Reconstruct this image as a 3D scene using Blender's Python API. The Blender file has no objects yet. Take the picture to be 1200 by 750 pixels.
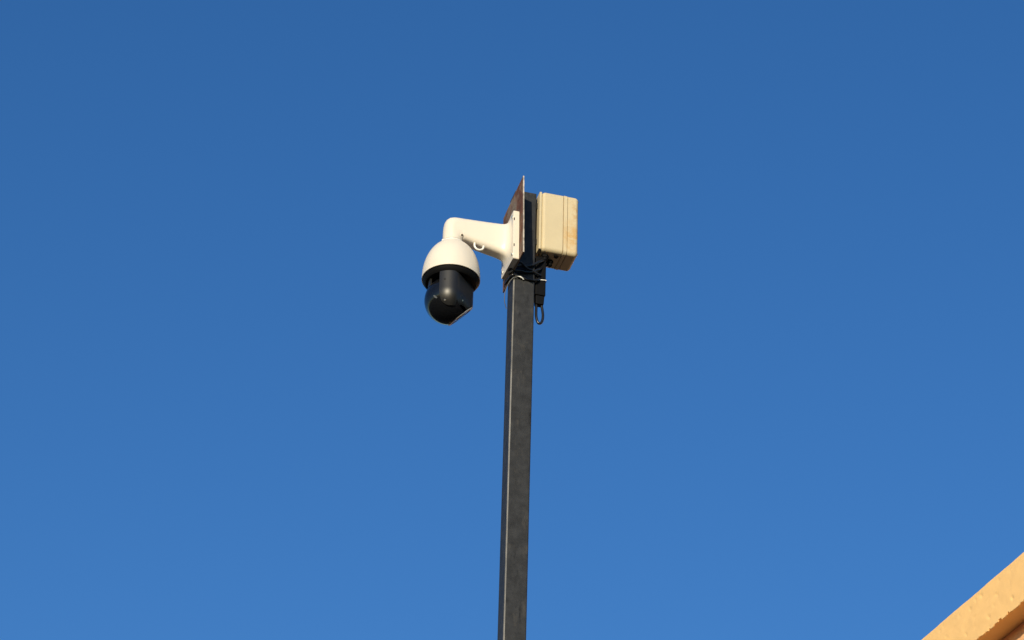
import bpy, bmesh, math, random
from mathutils import Vector, Matrix, noise

random.seed(7)
scene = bpy.context.scene
R = math.radians

# ------------------------------------------------------------------ camera
PITCH, ROLL = R(34.0), R(1.62)
cam_d = bpy.data.cameras.new('camera')
cam = bpy.data.objects.new('camera', cam_d)
scene.collection.objects.link(cam)
right = Vector((1, 0, 0)); up = Vector((0, -math.sin(PITCH), math.cos(PITCH)))
fwd = Vector((0, math.cos(PITCH), math.sin(PITCH)))
cr = right * math.cos(ROLL) + up * math.sin(ROLL)
cu = -right * math.sin(ROLL) + up * math.cos(ROLL)
m = Matrix((cr, cu, -fwd)).transposed().to_4x4()
m.translation = (0, 0, 1.6)
cam.matrix_world = m
cam_d.sensor_width = 36.0
cam_d.lens = 108.0
cam_d.clip_start = 0.1
cam_d.clip_end = 3000
scene.camera = cam

# ------------------------------------------------------------------ light
SUN_EL, SUN_AZ = R(11.0), R(-13.5)          # azimuth measured from straight behind the camera
to_sun = Vector((math.sin(SUN_AZ) * math.cos(SUN_EL), -math.cos(SUN_AZ) * math.cos(SUN_EL), math.sin(SUN_EL)))
SKY_GAMMA, SKY_SAT, SKY_GAIN = 1.05, 1.19, 1.76
world = bpy.data.worlds.new('World'); scene.world = world
world.use_nodes = True
wn = world.node_tree; wn.nodes.clear()
sky = wn.nodes.new('ShaderNodeTexSky'); sky.sky_type = 'NISHITA'
sky.sun_disc = False
sky.sun_elevation = SUN_EL
sky.sun_rotation = math.atan2(to_sun.x, to_sun.y)
sky.altitude = 300; sky.air_density = 1.0; sky.dust_density = 0.3; sky.ozone_density = 3.0
def vscale(k):
    n = wn.nodes.new('ShaderNodeVectorMath'); n.operation = 'SCALE'; n.inputs['Scale'].default_value = k
    return n
pre = vscale(0.1)                       # whole-sky grading: more contrast and colour, as the phone shows it
gam = wn.nodes.new('ShaderNodeGamma'); gam.inputs['Gamma'].default_value = SKY_GAMMA
hsv = wn.nodes.new('ShaderNodeHueSaturation')
hsv.inputs['Saturation'].default_value = SKY_SAT; hsv.inputs['Hue'].default_value = 0.5085
post_s = vscale(SKY_GAIN * 10)
bg = wn.nodes.new('ShaderNodeBackground'); bg.inputs['Strength'].default_value = 0.1
wo = wn.nodes.new('ShaderNodeOutputWorld')
wn.links.new(sky.outputs[0], pre.inputs[0])
wn.links.new(pre.outputs[0], gam.inputs['Color'])
wn.links.new(gam.outputs[0], hsv.inputs['Color'])
wn.links.new(hsv.outputs[0], post_s.inputs[0])
wn.links.new(post_s.outputs[0], bg.inputs['Color'])
wn.links.new(bg.outputs[0], wo.inputs['Surface'])

sun_d = bpy.data.lights.new('sun', 'SUN')
sun_d.energy = 4.6; sun_d.angle = R(0.53); sun_d.color = (1.0, 0.875, 0.64)
sun = bpy.data.objects.new('sun', sun_d); scene.collection.objects.link(sun)
sun.rotation_euler = to_sun.to_track_quat('Z', 'Y').to_euler()
sun.location = (0, -20, 20)

scene.view_settings.view_transform = 'Standard'
scene.view_settings.look = 'None'
scene.view_settings.exposure = 0.0
scene.view_settings.gamma = 1.0
scene.view_settings.use_curve_mapping = False

# ------------------------------------------------------------------ material helpers
def mat(name, col, rough=0.5, spec=0.5, metal=0.0, var=0.0, vscale=20, bump=0.0, bscale=200, bdist=0.001, coat=0.0):
    """plain principled surface, with optional tonal mottling and fine relief"""
    mt = bpy.data.materials.new(name); mt.use_nodes = True
    nt = mt.node_tree; b = nt.nodes['Principled BSDF']
    b.inputs['Base Color'].default_value = (*col, 1)
    b.inputs['Roughness'].default_value = rough
    b.inputs['Specular IOR Level'].default_value = spec
    b.inputs['Metallic'].default_value = metal
    b.inputs['Coat Weight'].default_value = coat
    tc = nt.nodes.new('ShaderNodeTexCoord')
    if var:
        n = nt.nodes.new('ShaderNodeTexNoise'); n.inputs['Scale'].default_value = vscale
        n.inputs['Detail'].default_value = 6; n.inputs['Roughness'].default_value = 0.65
        nt.links.new(tc.outputs['Object'], n.inputs['Vector'])
        rp = nt.nodes.new('ShaderNodeValToRGB')
        rp.color_ramp.elements[0].position = 0.3; rp.color_ramp.elements[1].position = 0.7
        rp.color_ramp.elements[0].color = (*[c * (1 - var) for c in col], 1)
        rp.color_ramp.elements[1].color = (*[min(1, c * (1 + var)) for c in col], 1)
        nt.links.new(n.outputs['Fac'], rp.inputs[0])
        nt.links.new(rp.outputs[0], b.inputs['Base Color'])
    if bump:
        n2 = nt.nodes.new('ShaderNodeTexNoise'); n2.inputs['Scale'].default_value = bscale
        n2.inputs['Detail'].default_value = 5
        nt.links.new(tc.outputs['Object'], n2.inputs['Vector'])
        bp = nt.nodes.new('ShaderNodeBump'); bp.inputs['Strength'].default_value = bump
        bp.inputs['Distance'].default_value = bdist
        nt.links.new(n2.outputs['Fac'], bp.inputs['Height'])
        nt.links.new(bp.outputs[0], b.inputs['Normal'])
    return mt

def add_layer(mt, col, scale, lo, hi, stretch=(1, 1, 1), box=None, amount=1.0, rough=None):
    """mix a second colour over the material where a noise field is high (stains, rust, dust);
    box = (centre, radius) in object space limits it to a round patch"""
    nt = mt.node_tree; b = nt.nodes['Principled BSDF']
    old = b.inputs['Base Color']
    tc = nt.nodes.new('ShaderNodeTexCoord'); mp = nt.nodes.new('ShaderNodeMapping')
    mp.inputs['Scale'].default_value = stretch
    nt.links.new(tc.outputs['Object'], mp.inputs['Vector'])
    n = nt.nodes.new('ShaderNodeTexNoise'); n.inputs['Scale'].default_value = scale
    n.inputs['Detail'].default_value = 7; n.inputs['Roughness'].default_value = 0.7
    nt.links.new(mp.outputs[0], n.inputs['Vector'])
    mr = nt.nodes.new('ShaderNodeMapRange')
    mr.inputs['From Min'].default_value = lo; mr.inputs['From Max'].default_value = hi
    mr.inputs['To Max'].default_value = amount
    nt.links.new(n.outputs['Fac'], mr.inputs['Value'])
    fac = mr.outputs[0]
    if box:
        c, sx, sz = box
        mp2 = nt.nodes.new('ShaderNodeMapping'); mp2.inputs['Location'].default_value = (-c[0] / sx, -c[1] / sx * 0.0, -c[2] / sz)
        mp2.inputs['Scale'].default_value = (1 / sx, 0.0, 1 / sz)
        nt.links.new(tc.outputs['Object'], mp2.inputs['Vector'])
        ln = nt.nodes.new('ShaderNodeVectorMath'); ln.operation = 'LENGTH'
        nt.links.new(mp2.outputs[0], ln.inputs[0])
        m2 = nt.nodes.new('ShaderNodeMapRange')
        m2.inputs['From Min'].default_value = 1.0; m2.inputs['From Max'].default_value = 0.2
        nt.links.new(ln.outputs['Value'], m2.inputs['Value'])
        mu = nt.nodes.new('ShaderNodeMath'); mu.operation = 'MULTIPLY'
        nt.links.new(fac, mu.inputs[0]); nt.links.new(m2.outputs[0], mu.inputs[1])
        fac = mu.outputs[0]
    mx = nt.nodes.new('ShaderNodeMix'); mx.data_type = 'RGBA'
    if old.is_linked:
        nt.links.new(old.links[0].from_socket, mx.inputs['A'])
    else:
        mx.inputs['A'].default_value = old.default_value
    mx.inputs['B'].default_value = (*col, 1)
    nt.links.new(fac, mx.inputs['Factor'])
    nt.links.new(mx.outputs['Result'], b.inputs['Base Color'])
    return mt

M = {}
M['pole'] = mat('pole_paint', (0.032, 0.033, 0.0355), 0.5, 0.15, var=0.30, vscale=26, bump=0.25, bscale=160, bdist=0.0006)
add_layer(M['pole'], (0.085, 0.078, 0.070), 34, 0.55, 0.75, (1, 1, 0.35), amount=0.6)
add_layer(M['pole'], (0.010, 0.010, 0.011), 42, 0.56, 0.70, (1, 1, 0.3), amount=0.75)
M['corner_glint'] = mat('pole_corner_glint', (0.17, 0.165, 0.155), 0.42, 0.4, var=0.5, vscale=9)  # pole colour lightened to draw the bright line on its corner bevel
M['rust'] = mat('rusty_steel', (0.115, 0.044, 0.024), 0.8, 0.3, var=0.4, vscale=22, bump=0.5, bscale=90, bdist=0.001)
add_layer(M['rust'], (0.24, 0.195, 0.15), 8, 0.46, 0.60, amount=0.85)
add_layer(M['rust'], (0.03, 0.014, 0.010), 16, 0.58, 0.72, amount=0.8)
M['bare_edge'] = mat('worn_steel_edge', (0.40, 0.36, 0.31), 0.5, 0.4, var=0.75, vscale=32)
M['white'] = mat('camera_white_paint', (0.73, 0.665, 0.565), 0.38, 0.5, var=0.03, vscale=8, bump=0.06, bscale=300, bdist=0.0003)
M['white_trim'] = mat('white_fitting', (0.80, 0.79, 0.74), 0.4)
M['satin_black'] = mat('satin_black_plastic', (0.014, 0.0138, 0.0136), 0.38, 0.42, bump=0.08, bscale=500, bdist=0.0002)
M['gloss_black'] = mat('gloss_black_plastic', (0.006, 0.0065, 0.008), 0.14, 0.45)
M['matte_black'] = mat('matte_black_plastic', (0.005, 0.005, 0.0055), 0.6, 0.10)
M['lens_glass'] = mat('lens_window_glass', (0.10, 0.115, 0.13), 0.06, 0.6)
M['lens_rim'] = mat('lens_window_rim', (0.20, 0.21, 0.22), 0.35, 0.5)
M['screw'] = mat('screw_steel', (0.55, 0.54, 0.50), 0.3, 0.5, metal=0.9)
M['hole'] = mat('dark_recess', (0.008, 0.008, 0.008), 0.7, 0.2)
M['box'] = mat('aged_cream_plastic', (0.575, 0.485, 0.315), 0.55, 0.4, var=0.05, vscale=12, bump=0.15, bscale=120, bdist=0.0005)
add_layer(M['box'], (0.42, 0.30, 0.17), 26, 0.60, 0.80, (1, 1, 0.5), amount=0.35)
M['lid'] = mat('aged_cream_lid', (0.60, 0.50, 0.32), 0.55, 0.4, var=0.05, vscale=12, bump=0.15, bscale=120, bdist=0.0005)
add_layer(M['lid'], (0.55, 0.33, 0.11), 38, 0.36, 0.56, box=((0.125, 0, 0.078), 0.055, 0.09), amount=1.0)
add_layer(M['lid'], (0.50, 0.33, 0.15), 46, 0.44, 0.62, box=((0.135, 0, 0.19), 0.04, 0.07), amount=0.9)
M['gasket'] = mat('grimy_gasket', (0.30, 0.22, 0.13), 0.8, 0.2, var=0.4, vscale=40)
M['cable'] = mat('black_cable_sheath', (0.012, 0.012, 0.013), 0.28, 0.5)
M['grey_cable'] = mat('pale_grey_wire', (0.16, 0.16, 0.155), 0.4, 0.5)
M['tie'] = mat('white_nylon', (0.78, 0.77, 0.72), 0.35, 0.5)
M['stucco'] = mat('ochre_stucco', (0.95, 0.59, 0.245), 0.85, 0.2, var=0.03, vscale=5, bump=0.2, bscale=70, bdist=0.002)
add_layer(M['stucco'], (0.58, 0.35, 0.13), 24, 0.63, 0.78, (0.6, 0.6, 1.4), amount=0.5)
M['wall_stucco'] = mat('pinkish_ochre_wall', (0.80, 0.47, 0.25), 0.88, 0.2, var=0.06, vscale=5, bump=0.6, bscale=40, bdist=0.005)
M['ground'] = mat('dusty_pavement', (0.058, 0.053, 0.048), 0.92, 0.2, var=0.3, vscale=0.7, bump=0.3, bscale=30, bdist=0.01)
add_layer(M['ground'], (0.04, 0.038, 0.036), 0.12, 0.48, 0.62)

# ------------------------------------------------------------------ mesh helpers
COL = scene.collection
def link(name, bm, mt, parent=None, smooth=True, angle=40, loc=None, rotz=None):
    me = bpy.data.meshes.new(name)
    bmesh.ops.recalc_face_normals(bm, faces=bm.faces)
    if smooth:
        for f in bm.faces: f.smooth = True
        for e in bm.edges:
            if len(e.link_faces) == 2 and e.calc_face_angle(0) > R(angle): e.smooth = False
    bm.to_mesh(me); bm.free()
    mts = mt if isinstance(mt, (list, tuple)) else [mt]
    for x in mts: me.materials.append(x)
    o = bpy.data.objects.new(name, me); COL.objects.link(o)
    if smooth:
        wnm = o.modifiers.new('weighted_normals', 'WEIGHTED_NORMAL'); wnm.keep_sharp = True; wnm.weight = 80
    if parent: o.parent = parent
    if loc is not None: o.location = loc
    if rotz is not None: o.rotation_euler = (0, 0, rotz)
    return o

def tag(o, label, cat, group=None):
    o['label'] = label; o['category'] = cat
    if group: o['group'] = group
    return o

def empty(name, loc, rotz, label, cat):
    o = bpy.data.objects.new(name, None); COL.objects.link(o)
    o.location = loc; o.rotation_euler = (0, 0, rotz); o.empty_display_size = 0.1
    return tag(o, label, cat)

def box_bm(x0, x1, y0, y1, z0, z1, bev=0.0, seg=2, bm=None):
    b = bmesh.new()
    vs = [b.verts.new((x, y, z)) for x in (x0, x1) for y in (y0, y1) for z in (z0, z1)]
    for f in ((0, 1, 3, 2), (4, 6, 7, 5), (0, 4, 5, 1), (2, 3, 7, 6), (0, 2, 6, 4), (1, 5, 7, 3)):
        b.faces.new([vs[i] for i in f])
    if bev:
        bmesh.ops.bevel(b, geom=list(b.edges), offset=bev, segments=seg, profile=0.5, affect='EDGES')
    if bm is not None:
        me = bpy.data.meshes.new('tmp'); b.to_mesh(me); b.free(); bm.from_mesh(me); bpy.data.meshes.remove(me)
        return bm
    return b

def hex_bm(pts, bev=0.0, seg=2):
    """8 points: index = 4*i + 2*j + k"""
    b = bmesh.new(); vs = [b.verts.new(p) for p in pts]
    for f in ((0, 1, 3, 2), (4, 6, 7, 5), (0, 4, 5, 1), (2, 3, 7, 6), (0, 2, 6, 4), (1, 5, 7, 3)):
        b.faces.new([vs[i] for i in f])
    if bev: bmesh.ops.bevel(b, geom=list(b.edges), offset=bev, segments=seg, profile=0.5, affect='EDGES')
    return b

def lathe_bm(profile, n=64, a0=0.0, a1=2 * math.pi, cx=0, cy=0):
    """profile of (radius, z) turned about the vertical through (cx, cy)"""
    b = bmesh.new(); full = abs(a1 - a0 - 2 * math.pi) < 1e-6
    cols = []
    cnt = n if full else n + 1
    for i in range(cnt):
        a = a0 + (a1 - a0) * i / n
        cols.append([b.verts.new((cx + r * math.cos(a), cy + r * math.sin(a), z)) for r, z in profile])
    for i in range(n):
        c0, c1 = cols[i], cols[(i + 1) % cnt]
        for j in range(len(profile) - 1):
            b.faces.new((c0[j], c1[j], c1[j + 1], c0[j + 1]))
    bmesh.ops.remove_doubles(b, verts=b.verts, dist=1e-6)
    return b

def smooth_path(pts, k=8):
    pts = [Vector(p) for p in pts]; out = []
    for i in range(len(pts) - 1):
        p0 = pts[max(i - 1, 0)]; p1 = pts[i]; p2 = pts[i + 1]; p3 = pts[min(i + 2, len(pts) - 1)]
        for j in range(k):
            t = j / k
            out.append(0.5 * ((2 * p1) + (p2 - p0) * t + (2 * p0 - 5 * p1 + 4 * p2 - p3) * t * t + (3 * p1 - p0 - 3 * p2 + p3) * t ** 3))
    out.append(pts[-1]); return out

def tube_bm(pts, rad, n=10, k=8, bm=None, flat=None):
    path = smooth_path(pts, k) if k else [Vector(p) for p in pts]
    b = bm or bmesh.new(); rings = []
    t = (path[1] - path[0]).normalized()
    nrm = t.orthogonal().normalized()
    for i, p in enumerate(path):
        t2 = (path[min(i + 1, len(path) - 1)] - path[max(i - 1, 0)]).normalized()
        nrm = (nrm - t2 * nrm.dot(t2)).normalized(); bn = t2.cross(nrm)
        rings.append([b.verts.new(p + (nrm * math.cos(2 * math.pi * j / n) + bn * math.sin(2 * math.pi * j / n)) * rad) for j in range(n)])
    for i in range(len(rings) - 1):
        for j in range(n):
            b.faces.new((rings[i][j], rings[i][(j + 1) % n], rings[i + 1][(j + 1) % n], rings[i + 1][j]))
    b.faces.new(rings[0][::-1]); b.faces.new(rings[-1])
    return b

def disc_bm(c, nrm, rad, h, n=16, bev=0.0):
    """a short cylinder standing on c along nrm"""
    b = bmesh.new(); nrm = Vector(nrm).normalized(); c = Vector(c)
    u = nrm.orthogonal().normalized(); v = nrm.cross(u)
    prof = [(rad, 0), (rad, h - bev), (rad - bev, h)] if bev else [(rad, 0), (rad, h)]
    rings = [[b.verts.new(c + nrm * z + (u * math.cos(2 * math.pi * j / n) + v * math.sin(2 * math.pi * j / n)) * r) for j in range(n)] for r, z in prof]
    for i in range(len(rings) - 1):
        for j in range(n):
            b.faces.new((rings[i][j], rings[i][(j + 1) % n], rings[i + 1][(j + 1) % n], rings[i + 1][j]))
    b.faces.new(rings[0][::-1]); b.faces.new(rings[-1])
    return b

# ------------------------------------------------------------------ the pole's own frame
# millimetres: r to the right along the pole's front face, f out of that face, z up from PZ
YAW = R(15.0)
PX, PY, PZ = 0.02917, 9.06732, 7.82759
def W(r, f, z):
    """pole frame (mm) to world (m)"""
    r, f = r / 1000, f / 1000
    return Vector((PX + math.cos(YAW) * r + math.sin(YAW) * f, PY + math.sin(YAW) * r - math.cos(YAW) * f, PZ + z / 1000))

# ================================================================== SETTING
g = bmesh.new()
bmesh.ops.create_grid(g, x_segments=40, y_segments=40, size=600)
ground = link('ground', g, M['ground'], smooth=False)
ground['kind'] = 'structure'

# ------------------------------------------------------------------ building
BS = 2.0
A = Vector((1.92527 * BS, 9.90845 * BS, 1.6 + 5.71629 * BS)); D = Vector((-0.380476, 0.924791, 0)); N = Vector((-0.924791, -0.380476, 0))
b_base = Vector((A.x, A.y, 0))
b_rot = math.atan2(D.y, D.x)
bld = empty('building', b_base, b_rot, 'ochre stucco building whose roof edge juts into the lower right corner', 'building')
# in the building's frame: x along the roof edge (away from the camera), y = out to the building's inside is -y
# N in that frame:
ny = 1 if Vector((-D.y, D.x, 0)).dot(N) > 0 else -1
H = A.z
FH = 0.197 * BS       # height of the roof band
OV = 0.098 * BS       # how far it overhangs the wall
X0, X1, DEP = -4.0, 9.0, 7.0

def band():
    b = bmesh.new()
    xs = []
    x = X0 / BS
    while x < X1 / BS:
        xs.append(x); x += 0.004 if -0.5 < x < 1.4 else 0.08
    xs.append(X1 / BS)
    nz = 30; fh = FH / BS; ov = OV / BS
    rows = []
    for x in xs:
        col = []
        wav = 0.004 * noise.noise((x * 0.9, 3.1, 0))
        jag = 0.004 * noise.noise((x * 24, 7.7, 1.3)) + 0.004 * noise.noise((x * 95, 2.2, 5.1)) + 0.003 * noise.noise((x * 6, 2, 5))
        chunk = noise.noise((x * 50, 9.4, 4.4))
        if chunk > 0.22: jag += 0.008 * min(1.0, (chunk - 0.22) * 7)
        top = wav + 0.0020 * noise.noise((x * 8, 1.7, 0.4)) + 0.0012 * noise.noise((x * 30, 4.7, 0.4))
        pts = [(-0.15, top), (-0.05, top), (-0.008, top - 0.001), (-0.002, top - 0.004)]
        for i in range(nz):
            t = i / (nz - 1)
            z = top - 0.009 - (fh - 0.009) * t + jag * t ** 6
            o = 0.0012 * noise.noise((x * 18, z * 30, 0.7)) + 0.0004 * noise.noise((x * 80, z * 110, 2.7)) + 0.003 * noise.noise((x * 2.1, z * 5, 9.7))
            k = noise.noise((x * 24, z * 75 - x * 35, 15.1))
            if k > 0.40: o -= (k - 0.40) * 0.012
            pts.append((o * min(1, t * 8), z))
        zl = pts[-1][1]
        pts += [(pts[-1][0] - 0.004, zl - 0.001 + 0.002 * noise.noise((x * 70, 1, 1))),
                (-0.009, -fh + 0.012), (-0.05, -fh + 0.013), (-ov - 0.02, -fh + 0.014)]
        for o, z in pts: col.append(b.verts.new((x * BS, ny * o * BS, H + z * BS)))
        rows.append(col)
    for i in range(len(rows) - 1):
        for j in range(len(rows[0]) - 1):
            b.faces.new((rows[i][j], rows[i + 1][j], rows[i + 1][j + 1], rows[i][j + 1]))
    return b
link('roof_edge', band(), M['stucco'], bld, angle=60)
# roof slab behind the band and wall under it
link('roof', box_bm(X0, X1, *sorted((-ny * 0.27, -ny * DEP)), H - FH + 0.04, H - 0.03), M['stucco'], bld, smooth=False)
def wall():
    b = bmesh.new(); xs = []; x = X0 + 0.15
    while x < X1 - 0.15:
        xs.append(x); x += 0.018 if -0.6 < x < 2.6 else 0.2
    zs = [H - FH - 0.5 + 0.0178 * i for i in range(29)] + [H - FH + 0.03]
    zs = [zs[0] * k / 6 for k in range(6)] + zs
    rows = [[b.verts.new((x, -ny * (OV + 0.002 - 0.0025 * noise.noise((x * 22, z * 22, 3)) - 0.0015 * noise.noise((x * 70, z * 70, 8))), z)) for z in zs] for x in xs]
    for i in range(len(xs) - 1):
        for j in range(len(zs) - 1):
            b.faces.new((rows[i][j], rows[i + 1][j], rows[i + 1][j + 1], rows[i][j + 1]))
    # the other three sides
    xa, xb, ya, yb = xs[0], xs[-1], -ny * (OV + 0.002), -ny * (DEP - 0.12)
    zt = H - FH + 0.03
    c = [b.verts.new(p) for p in ((xa, ya, 0), (xa, yb, 0), (xb, yb, 0), (xb, ya, 0), (xa, ya, zt), (xa, yb, zt), (xb, yb, zt), (xb, ya, zt))]
    for i in range(3): b.faces.new((c[i], c[i + 1], c[i + 5], c[i + 4]))
    return b
link('wall', wall(), M['wall_stucco'], bld, angle=60)

# ================================================================== POLE
TOPZ = 427.0
pole = empty('steel_pole', (PX, PY, 0), YAW, 'tall dark grey square steel pole with a rusty plate at its top', 'pole')
def lp(r, f, z):           # pole frame -> local coordinates of an Empty standing at the pole's foot
    return Vector((r / 1000, -f / 1000, PZ + z / 1000))
pt = PZ + TOPZ / 1000
b = box_bm(-0.04, 0.04, -0.04, 0.04, 0.0, pt)
vert_edges = [e for e in b.edges if abs(e.verts[0].co.z - e.verts[1].co.z) > 1]
bmesh.ops.bevel(b, geom=vert_edges, offset=0.0062, segments=5, profile=0.5, affect='EDGES')
post = link('post', b, [M['pole'], M['corner_glint']], pole, angle=50)
for p_ in post.data.polygons:     # painted highlight: lighter colour where the front left corner catches the sun
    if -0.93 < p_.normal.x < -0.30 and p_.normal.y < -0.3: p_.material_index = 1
# welded base flange on the ground
b = box_bm(-0.13, 0.13, -0.13, 0.13, 0.002, 0.014, 0.002)
link('base_flange', b, M['pole'], pole)
# rusty carrier plate welded to the left face (cut by hand: a little out of square)
pk = [(153, 411), (178, 58), (-110, 402), (-85, 53)]
def plate_pts(r0, r1):
    (f1, z1), (f2, z2), (f3, z3), (f4, z4) = pk     # near top, near bottom, far top, far bottom
    out = []
    for r in (r0, r1):
        for (f, z) in ((f2, z2), (f1, z1), (f4, z4), (f3, z3)):
            out.append(lp(r, f, z))
    return out
b = hex_bm(plate_pts(-44.8, -40.2))
# let the sheet edge be slightly ragged
bmesh.ops.subdivide_edges(b, edges=list(b.edges), cuts=14, use_grid_fill=True)
for v in b.verts:
    k = noise.noise((v.co.x * 10, v.co.y * 30, v.co.z * 30)) * 0.0016
    v.co.y += k; v.co.z += k
mp = link('mounting_plate', b, [M['rust'], M['bare_edge']], pole, smooth=False)
mp['label'] = 'rust brown steel plate welded to the left of the pole'
for p in mp.data.polygons:      # the cut edge nearest the viewer is worn to metal
    if p.normal.y < -0.8: p.material_index = 1
b = bmesh.new()
box_bm(-0.0405, -0.0362, -0.060, -0.0402, PZ + 0.09, PZ + 0.40, 0.001, 1, b)
link('weld_strip', b, M['rust'], pole)

# ================================================================== JUNCTION BOX
JB = Vector((0.050, -0.0, 0.172))          # base point in pole frame (m): r, -f, z
jw = W(50, 0, 172)
jbox = empty('junction_box', jw, YAW, 'aged cream plastic junction box with rust stains on the right of the pole', 'junction box')
hw = 0.0585
HB = 0.262
# back flange, body and lid, butted with a recessed gasket between
link('back_flange', box_bm(-0.003, 0.006, -hw + 0.004, hw - 0.004, 0.004, HB - 0.004, 0.002), M['box'], jbox)
def rounded_block(x0, x1, bev_edge, side):
    """block with generously rounded long edges; side = which x end is domed"""
    b = box_bm(x0, x1, -hw, hw, 0, HB)
    es = [e for e in b.edges if abs((e.verts[0].co - e.verts[1].co).x) > 1e-4]
    bmesh.ops.bevel(b, geom=es, offset=bev_edge, segments=5, profile=0.5, affect='EDGES')
    xe = x0 if side < 0 else x1
    es = [e for e in b.edges if all(abs(v.co.x - xe) < 1e-6 for v in e.verts)]
    bmesh.ops.bevel(b, geom=es, offset=0.013, segments=6, profile=0.5, affect='EDGES')
    es = [e for e in b.edges if all(abs(v.co.x - (x0 + x1 - xe)) < 1e-6 for v in e.verts)]
    bmesh.ops.bevel(b, geom=es, offset=0.0018, segments=2, profile=0.5, affect='EDGES')
    return b
link('body', rounded_block(0.0065, 0.086, 0.016, -1), M['box'], jbox)
def shrunk(x0, x1, s, bev):
    b = box_bm(x0, x1, -hw + s, hw - s, s, HB - s)
    es = [e for e in b.edges if abs((e.verts[0].co - e.verts[1].co).x) > 1e-4]
    bmesh.ops.bevel(b, geom=es, offset=bev, segments=4, profile=0.5, affect='EDGES')
    return b
link('gasket', shrunk(0.0855, 0.0885, 0.0025, 0.0145), M['gasket'], jbox)
def collar():
    b = box_bm(0.0880, 0.1010, -hw - 0.0012, hw + 0.0012, -0.0012, HB + 0.0012)
    es = [e for e in b.edges if abs((e.verts[0].co - e.verts[1].co).x) > 1e-4]
    bmesh.ops.bevel(b, geom=es, offset=0.0165, segments=5, profile=0.5, affect='EDGES')
    return b
link('lid_collar', collar(), M['lid'], jbox)
link('lid_gasket', shrunk(0.1008, 0.1035, 0.0020, 0.0145), M['gasket'], jbox)
link('lid', rounded_block(0.1033, 0.1445, 0.016, 1), M['lid'], jbox)
# cable glands and a blanking plug under the body, lid screws on the corners
for (x, y) in ((0.030, -0.022), (0.056, 0.006)):
    gb = disc_bm((x, y, 0.003), (0, 0, -1), 0.0135, 0.014, 6, 0.002)
    gl = link('cable_gland', gb, M['matte_black'], jbox)
    link('gland_nut', disc_bm((x, y, -0.0105), (0, 0, -1), 0.0095, 0.013, 14, 0.003), M['matte_black'], gl)
link('blanking_plug', disc_bm((0.070, -0.030, 0.001), (0, 0, -1), 0.009, 0.006, 16, 0.002), M['matte_black'], jbox)
for y in (-hw + 0.013, hw - 0.013):
    for z in (0.014, HB - 0.014):
        link('lid_screw', disc_bm((0.1443, y, z), (1, 0, 0), 0.0042, 0.0015, 12, 0.0005), M['screw'], jbox)
for z in (0.05, 0.21):     # the two straps that hold the box to the pole
    link('strap_bracket', box_bm(-0.0098, -0.0028, -0.03, 0.03, z - 0.012, z + 0.012, 0.001), M['pole'], jbox)

# ================================================================== DOME CAMERA
AX, AF = -267.0, 30.0            # vertical axis of the dome in the pole frame
cw = W(AX, AF, -195)
dome = empty('dome_camera', cw, YAW, 'white dome security camera with black turret hanging from a wall arm on the pole', 'security camera')
def lc(r, f, z):                 # pole frame -> local
    return Vector(((r - AX) / 1000, -(f - AF) / 1000, (z + 195) / 1000))
# ---- bracket base plate: a rounded slab with 45 degree chamfers
bk = [(119, 277), (130, 58), (-36, 268), (-27, 68)]
(f1, z1), (f2, z2), (f3, z3), (f4, z4) = bk
pts = []
for r in (-68.0, -46.0):
    for (f, z) in ((f2, z2), (f1, z1), (f4, z4), (f3, z3)):
        pts.append(lc(r, f, z))
b = hex_bm(pts)
es = [e for e in b.edges if abs((e.verts[0].co - e.verts[1].co).x) > 0.01]
bmesh.ops.bevel(b, geom=es, offset=0.006, segments=4, profile=0.5, affect='EDGES')
es = [e for e in b.edges if all(v.co.x < lc(-67, 0, 0).x for v in e.verts)]
bmesh.ops.bevel(b, geom=es, offset=0.003, segments=2, profile=0.5, affect='EDGES')
base = link('bracket_base', b, M['white'], dome)
for (f, z) in ((108, 252), (118, 82), (-14, 252), (-10, 88)):
    link('bolt', disc_bm(lc(-67.6, f, z), (-1, 0, 0), 0.006, 0.004, 6, 0.001), M['screw'], base)
for z in (118, 236):
    link('edge_slot', box_bm(*sorted((lc(-66, 0, 0).x, lc(-62.8, 0, 0).x)), *sorted((lc(0, f2 + (z - z2) / (z1 - z2) * (f1 - f2) + 0.7, 0).y, lc(0, 100, 0).y)),
                             lc(0, 0, z - 6).z, lc(0, 0, z + 6).z), M['hole'], base, smooth=False)
# ---- arm: stadium sections lofted from the plate to the elbow, then down to the neck
def section(hwid, hup, hdn, n=64, pw=2.0, lo=2.0):
    """ring outline: half width hwid (along f), rounded top hup above, flat-bottomed hdn below (lo = squareness)"""
    pts = []
    for j in range(n):
        a = 2 * math.pi * (j + 0.5) / n
        ca, sa = math.cos(a), math.sin(a)
        e = pw if sa > 0 else lo
        y = math.copysign(abs(ca) ** (2 / e), ca) * hwid
        z = math.copysign(abs(sa) ** (2 / e), sa) * (hup if sa > 0 else hdn)
        pts.append((y, z))
    return pts
b = bmesh.new(); rings = []
FC = 34.0
def put(r, zc, hwid, hup, hdn, tilt=0.0, fc=AF, pw=2.0, lo=2.0):
    """ring in the plane perpendicular to the path; tilt 0 = path runs along -r, 90 deg = runs down"""
    ring = []
    for (y, z) in section(hwid, hup, hdn, pw=pw, lo=lo):
        ring.append(b.verts.new(lc(r - z * math.sin(tilt), fc + y, zc + z * math.cos(tilt))))
    rings.append(ring)
ZC = 219.0
EB = 62.0       # depth of the arm under its axis where it meets the neck
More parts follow.
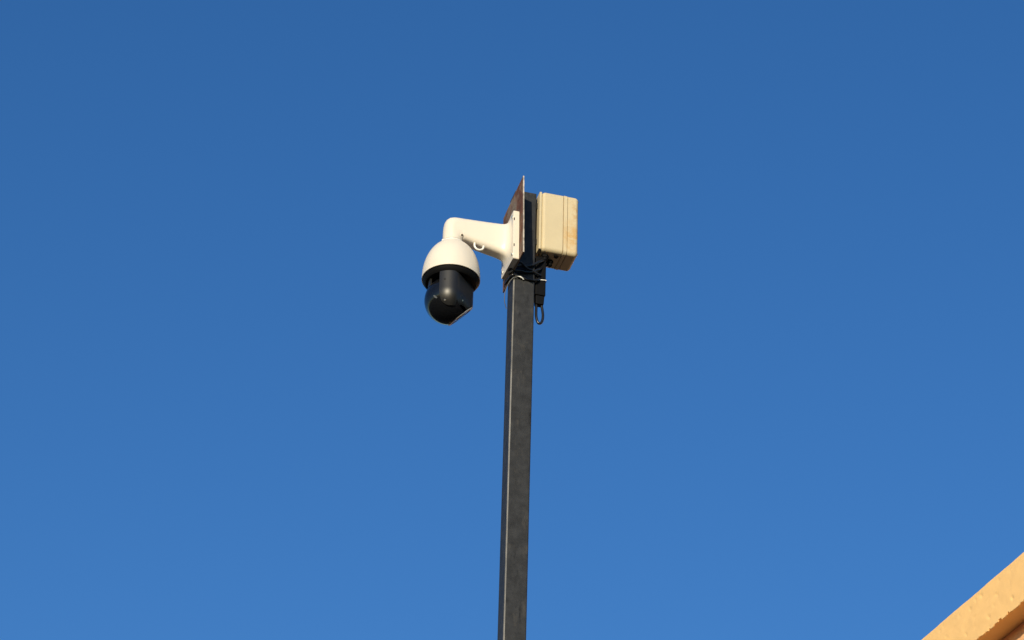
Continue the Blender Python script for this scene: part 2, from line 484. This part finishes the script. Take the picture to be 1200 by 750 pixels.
for (r, hwid, hup, hdn, fc, pw) in ((-67, 58, 49, 133, 44, 3.0), (-69, 52, 45, 125, 43, 2.8), (-72, 45, 40.5, 116, 41, 2.5), (-77, 40, 38, 108, 39, 2.4),
                        (-85, 37.2, 36.5, 101, 37, 2.4), (-100, 36, 36, 94, 35, 2.4), (-130, 35.5, 35.8, 86, 33, 2.4), (-165, 35.5, 35.6, 77, 31.5, 2.3), (-200, 35.5, 35.6, 68, 30.4, 2.2), (-222, 35.6, 35.6, EB, 30, 2.1)):
    put(r, ZC, hwid, hup, hdn, 0.0, fc, pw, 4.2)
pr_, pz_ = AX + 36.0, ZC - EB          # inner corner of the elbow
for i in range(0, 13):
    t = (math.pi / 2) * i / 12
    d = 1 / ((abs(math.sin(t)) / 72.0) ** 4.4 + (abs(math.cos(t)) / (EB + 35.6)) ** 4.4) ** (1 / 4.4)
    k = i / 12; up_ = 35.8 * (1 + (d / (72.0 * math.sin(t) ** 2 + (EB + 35.6) * math.cos(t) ** 2) - 1))
    cd = d - up_
    put(pr_ - math.sin(t) * cd, pz_ + math.cos(t) * cd, 35.8, up_, cd, t, lo=4.2 - 2.2 * k)
for (z, q) in ((153, 36.2), (149.5, 36.4), (148.6, 36.2), (148.4, 34.0), (141, 34.0)):
    put(AX, z, q, q, q, math.pi / 2)
n = len(rings[0])
for i in range(len(rings) - 1):
    for j in range(n):
        b.faces.new((rings[i][j], rings[i][(j + 1) % n], rings[i + 1][(j + 1) % n], rings[i + 1][j]))
b.faces.new(rings[-1]); b.faces.new(rings[0][::-1])
arm = link('bracket_arm', b, M['white'], dome, angle=60)
HOOK = [(-190, 50, 150), (-190.5, 52, 137), (-185, 53, 126), (-174, 53, 122), (-163, 53, 126), (-157.5, 52, 137), (-158, 50, 150)]
# safety hook on the arm's underside and the grub screw at the elbow
hk = tube_bm([lc(*p) for p in HOOK], 0.0038, 10)
link('safety_hook', hk, M['white_trim'], arm)
sd = Vector((0.05, -0.80, -0.60)).normalized()
sc = lc(-241, 60.5, 167.5)
grub = link('screw_boss', disc_bm(sc, sd, 0.0062, 0.003, 16, 0.0008), M['white'], arm)
link('screw_hole', disc_bm(sc + sd * 0.0026, sd, 0.0036, 0.0008, 14), M['hole'], grub)
# ---- neck collar and hood
z0 = 0.195
Rh = 0.104
def ellip(z):   # hood profile: radius by height over the rim
    h = 0.166
    return max(0.0375, Rh * max(0.0, 1 - (z / h) ** 2.2) ** 0.5)
prof = []
zr = -16 / 1000 + z0
for i in range(40):
    z = 0.1555 * i / 39
    prof.append((ellip(z) + 0.0003, zr + z))
zt = prof[-1][1]
prof = [(Rh - 0.0035, zr + 0.002), (Rh - 0.0028, zr - 0.0006), (Rh - 0.0008, zr - 0.0008)] + prof
prof += [(0.0385, zt + 0.001), (0.030, zt + 0.0015)]
hood = link('hood', lathe_bm(prof, 96), M['white'], dome, angle=35)
link('collar', lathe_bm([(0.030, zt + 0.0005), (0.0392, zt + 0.0008), (0.0398, zt + 0.002), (0.0398, zt + 0.0042), (0.0390, zt + 0.005), (0.030, zt + 0.0052)], 64), M['white_trim'], hood)
link('collar_tab', disc_bm(Vector((-0.037, -0.011, zt + 0.004)), (-1, -0.25, 0.1), 0.004, 0.005, 12, 0.001), M['white_trim'], hood)
for (px, py, pz) in ((0.010, -0.045, zr + 0.138),):
    nn = Vector((px, py, 0.05)).normalized()
# black trim ring under the white rim
ringp = [(0.040, zr - 0.004), (0.0995, zr - 0.0025), (0.1003, zr - 0.004), (0.0985, zr - 0.009), (0.0935, zr - 0.0165), (0.0895, zr - 0.020), (0.040, zr - 0.021)]
link('trim_ring', lathe_bm(ringp, 96), M['matte_black'], dome, angle=35)
# ---- turret: yoke shell and the tilting ball, flat at the lens window
UNR = Matrix.Rotation(-YAW, 3, 'Z')      # world directions to the camera's own frame
bc = Vector((0, 0, -0.105 + z0)) + UNR @ Vector((-0.0045, 0, 0))
ln = (UNR @ Vector((0.622, 0.395, -0.678))).normalized()
RB = 0.0865
def cut(b, keep_face=False, dist=0.0):
    return bmesh.ops.bisect_plane(b, geom=list(b.verts) + list(b.edges) + list(b.faces), plane_co=bc + ln * dist, plane_no=ln, clear_outer=True)
b = bmesh.new(); bmesh.ops.create_uvsphere(b, u_segments=72, v_segments=48, radius=RB)
bmesh.ops.translate(b, verts=b.verts, vec=bc)
cut(b, dist=RB * 0.79)
for a in (R(60),):          # flat where the turret's flank closes over the ball
    fl = UNR @ Vector((math.sin(a), -math.cos(a), 0))
    res = bmesh.ops.bisect_plane(b, geom=list(b.verts) + list(b.edges) + list(b.faces), plane_co=fl * 0.0585, plane_no=fl, clear_outer=True)
    ed = [e for e in res['geom_cut'] if isinstance(e, bmesh.types.BMEdge)]
ball = link('camera_ball', b, M['gloss_black'], dome, angle=60)
cr_ = RB * math.sqrt(1 - 0.79 ** 2)
def ring_bm(c, nrm, prof, n=64):
    b = bmesh.new(); nrm = nrm.normalized(); u = nrm.orthogonal().normalized(); v = nrm.cross(u); cols = []
    for j in range(n):
        a = 2 * math.pi * j / n; d = u * math.cos(a) + v * math.sin(a)
        cols.append([b.verts.new(c + d * r + nrm * h) for r, h in prof])
    for j in range(n):
        for i in range(len(prof) - 1):
            b.faces.new((cols[j][i], cols[(j + 1) % n][i], cols[(j + 1) % n][i + 1], cols[j][i + 1]))
    bmesh.ops.remove_doubles(b, verts=b.verts, dist=1e-6)
    return b
wc = bc + ln * RB * 0.79
wf = link('window_frame', ring_bm(wc, ln, [(cr_ + 0.0006, -0.0015), (cr_ + 0.0008, 0.0012), (cr_ - 0.002, 0.0032), (cr_ - 0.008, 0.0034), (cr_ - 0.0095, 0.001)]), M['lens_rim'], ball)
link('window_glass', ring_bm(wc, ln, [(cr_ - 0.0095, 0.0012), (0.02, 0.0022), (0.0, 0.0025)]), M['lens_glass'], ball)
link('lens', ring_bm(wc, ln, [(0.019, 0.002), (0.018, 0.0042), (0.012, 0.0046), (0.0, 0.003)]), M['gloss_black'], wf)

PL_A, PL_D = R(60), 0.066
def shell_r(phi, RF, RS):
    """plan outline of the turret: round at the front and flattened on its right flank"""
    rr = math.sqrt((RF * math.cos(phi)) ** 2 + (RS * math.sin(phi)) ** 2)
    for a in (PL_A,):
        c = math.cos(phi - a)
        if c > 0.05: rr = (rr ** -18 + (PL_D / c) ** -18) ** (-1 / 18)
    return rr
def yoke_bm(phi0, phi1, low0, low_mid, low1, RF=0.0915, RS=0.0845, n=56, mm=30):
    """shell over the ball between two bearings; phi from the viewer's side, positive to the right.
    It runs straight down from the trim ring and curls under with the ball."""
    b = bmesh.new(); cols = []
    zc = -0.105 + z0; ztop = zr - 0.019
    for i in range(n + 1):
        t = i / n; phi = phi0 + (phi1 - phi0) * t
        # lowest latitude: rounded tip at the start
        e = min(1.0, (phi - phi0) / R(26))
        low = low0 + (low_mid - low0) * math.sqrt(max(0, 1 - (1 - e) ** 2))
        e2 = max(0.0, (phi - R(30)) / max(phi1 - R(30), 1e-6))
        low = low + (low1 - low_mid) * min(1.0, 0.5 - 0.5 * math.cos(math.pi * min(1.0, max(0.0, (phi - phi0 - R(34)) / R(60)))))
        rr = shell_r(phi, RF, RS)
        dirv = UNR @ Vector((math.sin(phi), -math.cos(phi), 0))
        col = []
        for j in range(mm + 1):
            s = j / mm
            if s < 0.45:
                z = ztop + (zc - ztop) * (s / 0.45); r = rr
            else:
                la = low * (s - 0.45) / 0.55
                z = zc + rr * math.sin(la); r = rr * math.cos(la)
            col.append(b.verts.new(Vector((0, 0, z)) + dirv * r))
        cols.append(col)
    for i in range(n):
        for j in range(mm):
            b.faces.new((cols[i][j], cols[i + 1][j], cols[i + 1][j + 1], cols[i][j + 1]))
    # thickness inwards
    fs = list(b.faces)
    bmesh.ops.recalc_face_normals(b, faces=fs)
    bmesh.ops.solidify(b, geom=fs, thickness=0.006)
    return b
b = yoke_bm(R(-25), R(150), R(-20), R(-43), R(-33))
cut(b, dist=RB * 0.79 + 0.001)
yk = link('yoke', b, M['satin_black'], dome, angle=45)
b = yoke_bm(R(172), R(300), R(-22), R(-43), R(-24), RF=0.090, RS=0.080)
cut(b, dist=RB * 0.79 + 0.001)
link('yoke', b, M['satin_black'], dome, angle=45)

def on_shell(phi, lat, RF=0.0915, RS=0.0845):
    rr = shell_r(phi, RF, RS)
    d = UNR @ Vector((math.sin(phi), -math.cos(phi), 0))
    if lat >= 0:
        return Vector((0, 0, -0.105 + z0 + lat)) + d * rr, d
    nrm = d * math.cos(lat) + Vector((0, 0, math.sin(lat)))
    return Vector((0, 0, -0.105 + z0)) + nrm * rr, nrm
p, nn = on_shell(R(-12), R(-31))
s_ = link('pivot_screw', disc_bm(p - nn * 0.001, nn, 0.0075, 0.0016, 18, 0.0006), M['satin_black'], yk)
link('screw_head', disc_bm(p + nn * 0.0006, nn, 0.0034, 0.0012, 12, 0.0005), M['screw'], s_)
p, nn = on_shell(R(-12), 0.033)
link('vent_hole', disc_bm(p - nn * 0.001, nn, 0.0033, 0.0014, 14), M['hole'], yk)
p, nn = on_shell(R(46), R(-22))
link('shell_screw', disc_bm(p - nn * 0.0005, nn, 0.0028, 0.001, 12, 0.0004), M['screw'], yk)
p, nn = on_shell(R(36), R(-12))
link('shell_screw', disc_bm(p - nn * 0.0008, nn, 0.0042, 0.001, 12, 0.0004), M['satin_black'], yk)
# small grey inset on the ball, its colour standing in for a glint
sn = (UNR @ Vector((-0.50, -0.73, -0.31))).normalized()
ctr = bc + sn * (RB - 0.0002); u = sn.cross(Vector((0, 0, 1))).normalized(); v = sn.cross(u).normalized()
b = bmesh.new(); loop = []
ang = R(130)
for j in range(24):
    a = 2 * math.pi * j / 24
    lx, ly = 0.0095 * math.cos(a), 0.0032 * math.sin(a)
    q = ctr + u * (lx * math.cos(ang) - ly * math.sin(ang)) + v * (lx * math.sin(ang) + ly * math.cos(ang))
    q = bc + (q - bc).normalized() * (RB + 0.0006)
    loop.append(b.verts.new(q))
b.faces.new(loop)
r_ = bmesh.ops.extrude_face_region(b, geom=list(b.faces))
for e in r_['geom']:
    if isinstance(e, bmesh.types.BMVert): e.co = bc + (e.co - bc).normalized() * (RB - 0.001)
link('ball_glint', b, mat('glint_grey', (0.10, 0.105, 0.11), 0.3), ball, smooth=False)

# ================================================================== CABLES AND ADAPTER
aw = W(64, 14, -45)
adp = empty('power_adapter', aw, YAW, 'black power adapter with a cable loop hanging below the junction box', 'power adapter')
def la(r, f, z): return Vector(((r - 64) / 1000, -(f - 14) / 1000, (z + 45) / 1000))
b = bmesh.new()
c0, c1 = la(45, 30, -8), la(84, -4, 160)
b = box_bm(c0.x, c1.x, c0.y, c1.y, c0.z, c1.z, 0.004, 3)
link('case', b, M['matte_black'], adp)
c0, c1 = la(48, 27, -44), la(81, -1, -8.5)
b = box_bm(c0.x, c1.x, c0.y, c1.y, c0.z, c1.z)
for v in b.verts:
    if v.co.z < c0.z + 0.001: v.co.x *= 0.9; v.co.y *= 0.85
bmesh.ops.bevel(b, geom=list(b.edges), offset=0.003, segments=2, profile=0.5, affect='EDGES')
link('end_cap', b, M['matte_black'], adp)
link('cable_loop', tube_bm([la(55, 14, -38), la(54, 15, -66), la(54.5, 16, -95), la(60, 17, -118), la(68, 18, -123), la(76, 18, -112), la(79, 17, -88), la(77, 15, -62), la(73, 14, -38)], 0.0049, 12), M['cable'], adp)
link('case_screw', disc_bm(la(55, 30, 82), (0, -1, 0), 0.0025, 0.001, 12, 0.0004), M['screw'], adp)

def cable(name, pts, rad, mt, label, cat, group=None):
    pw = [W(*p) for p in pts]; o0 = pw[0].copy()
    b = tube_bm([p - o0 for p in pw], rad, 10, 8)
    return tag(link(name, b, mt, loc=o0), label, cat, group)
cable('cable', [(-62, 46, 62), (-50, 62, 68), (-30, 60, 78), (0, 52, 88), (28, 49, 102), (50, 46, 122), (70, 34, 142), (80, 22, 156)], 0.0052, M['cable'],
      'thick black cable rising across the pole to the junction box', 'cable')
cable('cable', [(-58, 40, 50), (-46, 56, 56), (-20, 56, 62), (5, 48, 66), (30, 47, 74), (52, 44, 92), (74, 20, 120), (98, -4, 150), (106, -6, 164)], 0.0046, M['cable'],
      'middle black cable bending across the pole under the first', 'cable')
cable('cable', [(-56, -10, 40), (-50, 44, 40), (-36, 50, 44), (-6, 45.5, 40), (24, 45.5, 38), (46, 42, 44), (58, 34, 58)], 0.0048, M['cable'],
      'lowest black cable wrapped round the pole front at the ties', 'cable')
cable('cable', [(-64, 34, 74), (-44, 70, 80), (-24, 74, 86), (2, 56, 80), (26, 50, 76), (48, 44, 70), (60, 36, 74)], 0.0044, M['cable'],
      'slack black cable bulging out in front of the pole above the others', 'cable')
cable('wire', [(-26, 44, 36), (-40, 46, 34), (-52, 36, 22), (-60, 20, 2), (-62, 8, -18), (-58, -6, -40), (-46, -22, -58)], 0.0013, M['grey_cable'],
      'thin pale grey wire drooping in an arc beside the pole left edge', 'wire')
def strap(name, pts, w, h, label):
    pw = [W(*p) for p in pts]; o0 = pw[0].copy(); path = smooth_path([p - o0 for p in pw], 6)
    b = bmesh.new(); rings = []
    for i, p in enumerate(path):
        t = (path[min(i + 1, len(path) - 1)] - path[max(i - 1, 0)]).normalized()
        s = Vector((0, 0, 1)); s = (s - t * s.dot(t)).normalized(); n_ = t.cross(s)
        rings.append([b.verts.new(p + s * w * x + n_ * h * y) for x, y in ((-1, -1), (1, -1), (1, 1), (-1, 1))])
    for i in range(len(rings) - 1):
        for j in range(4): b.faces.new((rings[i][j], rings[i][(j + 1) % 4], rings[i + 1][(j + 1) % 4], rings[i + 1][j]))
    b.faces.new(rings[0][::-1]); b.faces.new(rings[-1])
    return tag(link(name, b, M['tie'], loc=o0, smooth=False), label, 'cable tie')
strap('cable_tie', [(-43, 30, 36), (-41, 44, 40), (-30, 51, 41), (-14, 51, 38), (-4, 47, 33)], 0.0022, 0.0007, 'white cable tie on the front left corner of the pole')
strap('cable_tie', [(41, 30, 52), (48, 33, 52), (64, 33.2, 55), (80, 33, 57), (86, 28, 58), (86, 0, 58)], 0.0014, 0.0006, 'white cable tie strapped round the black power adapter')
